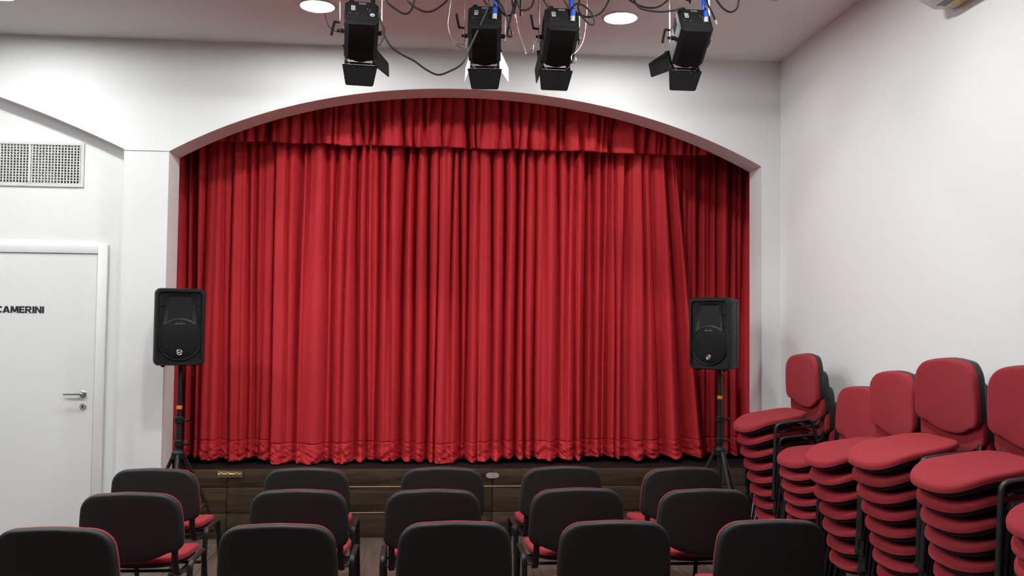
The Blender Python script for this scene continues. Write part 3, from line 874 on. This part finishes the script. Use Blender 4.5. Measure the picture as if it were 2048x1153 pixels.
    for side, ang in flaps.items():
        ca, sa = math.cos(R(ang)), math.sin(R(ang))
        if side in 'BT':
            sg = -1 if side == 'B' else 1
            fn = lambda a, b, h, sg=sg: (a, fy + 0.004 + b * ca - h * sa, sg * (0.082 + b * sa + h * ca))
            poly = (0.192, 0.150, 0.118)
        else:
            sg = 1 if side == 'R' else -1
            fn = lambda a, b, h, sg=sg: (sg * (0.082 + b * sa + h * ca), fy + 0.004 + b * ca - h * sa, a)
            poly = (0.165, 0.120, 0.125)
        m_ = flap_mesh(*poly)
        fm = nb(); fm.add([fn(*q) for q in m_.v], m_.f)
        fo = bld(fm, 'flap', flap_mats.get(side, LAMPBK), bd)
        if side == 'B':
            for a in (-0.032, 0.032):
                q = nb(); q.T = T; q.lathe([(0.003, 0.0), (0.002, 0.002)], fn(a, 0.012, 0.0012), 'Z', 8)
                bld(q, 'rivet', STEEL, bd)
    # yoke hanging from the clamp
    tz = PZ - 0.032 - z
    yk = MB().tube(fillet([(-0.112, 0, -0.03), (-0.112, 0, tz), (0.112, 0, tz), (0.112, 0, -0.03)], 0.010, 4), 0.0022, 0.016, (0, 1, 0), 8)
    y_ = bld(yk, 'yoke', yoke_mat)
    for sx in (-1, 1):
        bld(MB().lathe([(0.012, 0.088), (0.012, 0.109)], (0, 0, 0), 'X', 12) if sx > 0 else MB().lathe([(0.012, -0.109), (0.012, -0.088)], (0, 0, 0), 'X', 12), 'pivot_bolt', LAMPBK, y_)
    bld(MB().lathe([(0.010, 0.112), (0.010, 0.122), (0.005, 0.123), (0.005, 0.130)], (0, 0, 0), 'X', 10), 'lock_nut', STEEL, y_)
    lv = MB().tube([(-0.112, 0, 0.044), (-0.146, 0, 0.046)], 0.0065, seg=8)
    up_ = 1 if plug in ('two', 'three') else -1
    lv.tube([(-0.142, -0.002, 0.044), (-0.150, -0.004, 0.044 + up_ * 0.035), (-0.157, -0.006, 0.044 + up_ * 0.075)], 0.0072, seg=8)
    bld(lv, 'lever', LAMPBK, y_)
    bld(MB().tube([(-0.112, 0, 0.0), (-0.128, 0, 0.0)], 0.008, seg=8), 'side_knob', LAMPBK, y_)
    cl = MB().box((0, 0, PZ - z - 0.004), (0.040, 0.075, 0.070), 0.008, 2)
    bld(cl, 'clamp', LAMPBK)
    bld(MB().tube([(0, 0, tz - 0.03), (0, 0, tz + 0.012)], 0.006, seg=8), 'clamp_bolt', LAMPBK)
    return r
YL = {}
stage_light(-0.452, 3.190, 34, 7, dict(B=24, T=15, R=42, L=0), 'black stage light with a green plug and bright yoke, first on the bar', 'sticker', YOKEW, {})
stage_light(0.222, 3.193, 34, -4, dict(B=24, T=15, R=24, L=16), 'black stage light with side flaps coloured pale as a glint, second on the bar', 'two', FRAME, {'R': FLAPGLINT, 'L': FLAPGLINT})
stage_light(0.632, 3.199, 34, 2, dict(B=24, T=15, R=2, L=6), 'black stage light with coiled cable beside it, third on the bar', 'three', FRAME, {})
stage_light(1.372, 3.222, 34, 0, dict(B=24, T=15, R=0, L=52), 'black stage light with one flap swung wide, last on the bar', 'four', YOKEW, {})

cab = {
 'long_droop': (-1.80, [(-0.349, 3.249), (-0.329, 3.186), (-0.315, 3.127), (-0.275, 3.067), (-0.217, 3.029), (-0.156, 2.999), (-0.094, 2.956), (-0.031, 2.93), (0.033, 2.952), (0.096, 2.995), (0.137, 3.082), (0.181, 3.184), (0.223, 3.283), (0.241, 3.36)], 'black cable drooping low between the first and second stage lights'),
 'first_loop': (-1.70, [(-0.318, 3.357), (-0.261, 3.308), (-0.215, 3.285), (-0.182, 3.306), (-0.163, 3.366)], 'short black cable loop just past the first stage light'),
 'second_loop': (-1.72, [(-0.209, 3.367), (-0.156, 3.315), (-0.095, 3.294), (-0.036, 3.317), (0.022, 3.377)], 'wide black cable loop midway between the first two stage lights'),
 'tight_loop': (-1.74, [(0.271, 3.381), (0.304, 3.341), (0.332, 3.287), (0.354, 3.224), (0.366, 3.184), (0.355, 3.167), (0.342, 3.177), (0.344, 3.21), (0.359, 3.28), (0.385, 3.382)], 'narrow black cable loop hanging longest beside the second stage light'),
 'round_loop': (-1.71, [(0.297, 3.389), (0.292, 3.347), (0.319, 3.304), (0.352, 3.295), (0.378, 3.323), (0.39, 3.393)], 'round black cable loop beside the second stage light'),
 'sag': (-1.73, [(0.383, 3.386), (0.409, 3.329), (0.441, 3.321), (0.471, 3.343), (0.485, 3.393)], 'black cable sagging between the second and third stage lights'),
 'oval_loop': (-1.75, [(0.732, 3.406), (0.727, 3.334), (0.752, 3.285), (0.794, 3.248), (0.816, 3.259), (0.805, 3.303), (0.766, 3.346), (0.724, 3.361), (0.7, 3.349), (0.686, 3.324)], 'slanting oval loop of black cable beside the third stage light'),
 'swing': (-1.71, [(0.716, 3.322), (0.788, 3.304), (0.846, 3.322), (0.882, 3.362), (0.904, 3.413)], 'black cable rising from the third stage light to the bar'),
 'long_sag': (-1.76, [(1.016, 3.418), (1.052, 3.358), (1.089, 3.34), (1.133, 3.333), (1.184, 3.332), (1.251, 3.341), (1.302, 3.357)], 'black cable running level into the last stage light'),
 'short_sag': (-1.70, [(1.013, 3.418), (1.083, 3.381), (1.142, 3.373), (1.192, 3.386), (1.24, 3.427)], 'black cable sagging shallowly before the last stage light'),
 'last_loop': (-1.73, [(1.491, 3.434), (1.535, 3.38), (1.579, 3.356), (1.618, 3.378), (1.63, 3.44)], 'black cable loop past the last stage light at the bar end'),
 'plug_end': (-1.73, [(0.362, 3.388), (0.37, 3.336), (0.384, 3.284)], 'loose black cable end with pale tip beside the second stage light'),
 'tail': (-1.75, [(1.432, 3.429), (1.449, 3.382), (1.471, 3.341), (1.494, 3.288)], 'loose black cable tail with pale tip on the last stage light'),
 'feed_b': (-1.73, [(0.641, 3.4), (0.664, 3.364), (0.68, 3.337)], 'short black power cable dropping into the third stage light'),
 'feed_a': (-1.72, [(0.531, 3.405), (0.551, 3.365), (0.575, 3.334)], 'short black data cable dropping onto the third stage light'),
 'feed_two': (-1.71, [(0.206, 3.392), (0.228, 3.352), (0.248, 3.331)], 'short black data cable dropping onto the second stage light'),
 'small': (-1.70, [(-0.354, 3.25), (-0.334, 3.221), (-0.321, 3.194), (-0.328, 3.145), (-0.349, 3.11), (-0.365, 3.116)], 'small thin black loop on the flank of the first stage light'),
 'thin': (-1.66, [(-0.66, 3.44), (-0.655, 3.32), (-0.634, 3.233), (-0.612, 3.202), (-0.588, 3.188), (-0.564, 3.186)], 'thin dark cord from the bar to the first stage light'),
 'strap': (-1.68, [(0.416, 3.44), (0.417, 3.349), (0.417, 3.307)], 'black strap end hanging straight between the second and third lights'),
}
for key, (y, pp, lab) in cab.items():
    p3 = [Vector((a, y, b)) for a, b in pp]
    top = lambda p: p.z > 3.345 and key not in ('thin', 'strap')
    if top(p3[0]) and p3[0].z >= 3.355: p3.insert(0, Vector((p3[0].x - 0.01, PY - 0.015, PZ - 0.018)))
    if top(p3[-1]) and p3[-1].z >= 3.355 and key != 'long_sag': p3.append(Vector((p3[-1].x + 0.01, PY - 0.015, PZ - 0.018)))
    thin = key in ('small', 'thin')
    rr = 0.0022 if thin else (0.007 if key == 'strap' else 0.0055)
    root = MB().tube(spline(p3, 7), rr, seg=7).build('power_cable' if not thin else 'thin_cord', CABLE)
    tag(root, lab, 'cable', 'cables on the lighting bar')
    if key in ('plug_end', 'tail'):
        q = p3[-1]; d_ = (p3[-1] - p3[-2]).normalized()
        MB().tube([q - d_ * 0.012, q + d_ * 0.012], 0.0065, seg=8).build('tip', GREYPL, root, label='pale cable tip')

def ring_pts(a, b, wd, n=20, y=0.0):
    a, b = Vector(a), Vector(b)
    c = (a + b) / 2; u = (b - a) / 2; s = Vector((-u.z, 0, u.x)).normalized() * wd
    return [c + u * math.cos(2 * PI * k / n) + s * math.sin(2 * PI * k / n) for k in range(n)]
SY = -1.70
def safety(lab, wires, ring, wd):
    r = empty('safety_cable', (wires[0][0][0], SY, wires[0][0][1]), label=lab, cat='safety cable', group='steel safety cables')
    for wpts in wires:
        p3 = [Vector((a, SY, b)) for a, b in wpts]
        if p3[0].z > 3.36: p3.insert(0, Vector((p3[0].x, PY - 0.01, PZ - 0.02)))
        o = MB().tube(spline(p3, 7), 0.0016, seg=6).build('wire', STEEL); local(o, r)
    o = MB().tube(ring_pts((ring[0][0], SY, ring[0][1]), (ring[1][0], SY, ring[1][1]), wd), 0.0024, seg=6, closed=True).build('carabiner', CHROME); local(o, r)
safety('steel safety cable with carabiner hanging beside the second stage light', [[(0.033, 3.377), (0.026, 3.306), (0.019, 3.237), (0.033, 3.177), (0.063, 3.129)], [(0.040, 3.170), (0.080, 3.145), (0.092, 3.133)], [(0.115, 3.118), (0.128, 3.163), (0.128, 3.195)]], ((0.061, 3.128), (0.118, 3.116)), 0.010)
safety('steel safety cable with carabiner on the near flank of the third stage light', [[(0.381, 3.389), (0.387, 3.306), (0.41, 3.197), (0.438, 3.124), (0.446, 3.091)], [(0.485, 3.106), (0.492, 3.148), (0.518, 3.19)]], ((0.446, 3.091), (0.487, 3.108)), 0.006)
safety('steel safety cable with hanging carabiner on the far flank of the third stage light', [[(0.782, 3.408), (0.78, 3.308), (0.767, 3.194), (0.743, 3.135), (0.71, 3.098)]], ((0.708, 3.100), (0.714, 3.048)), 0.013)
safety('steel safety cable with small carabiner on the last stage light', [[(1.451, 3.396), (1.471, 3.282), (1.466, 3.206), (1.461, 3.189)]], ((1.462, 3.193), (1.454, 3.156)), 0.011)

# ------------------------------------------------------------------ air conditioner on the side wall
ac = empty('air_conditioner', (XR, -2.27, 3.22), label='white wall air conditioner near the ceiling above the stacked chairs', cat='air conditioner')
prof = [(0.0, 0.0), (-0.10, -0.005), (-0.175, 0.035), (-0.205, 0.09), (-0.212, 0.20), (-0.20, 0.27), (-0.17, 0.285), (0.0, 0.285)]
MB().prism(prof, 0, -0.86, lambda a, b, h: (a, h, b)).build('body', WHITEPL, ac, 25)
MB().prism([(a * 1.02 - 0.002 if a < 0 else a, b) for a, b in prof], 0.014, 0.0005, lambda a, b, h: (a, h, b)).build('end_cap', WHITEPL, ac, 25)
MB().box((-0.10, -0.43, -0.004), (0.05, 0.78, 0.006), 0.001).build('air_outlet', DARKGREY, ac)
lv = MB().box((0, 0, 0), (0.055, 0.78, 0.006), 0.002); o = lv.build('louver', WHITEPL, ac); o.location = (-0.145, -0.43, 0.008); o.rotation_euler = (0, R(25), 0)
MB().box((-0.05, -0.10, -0.0035), (0.03, 0.09, 0.001)).build('energy_label', YELLOW, ac)
MB().box((-0.025, -0.06, -0.0045), (0.02, 0.05, 0.001)).build('rating_plate', STICKER, ac)
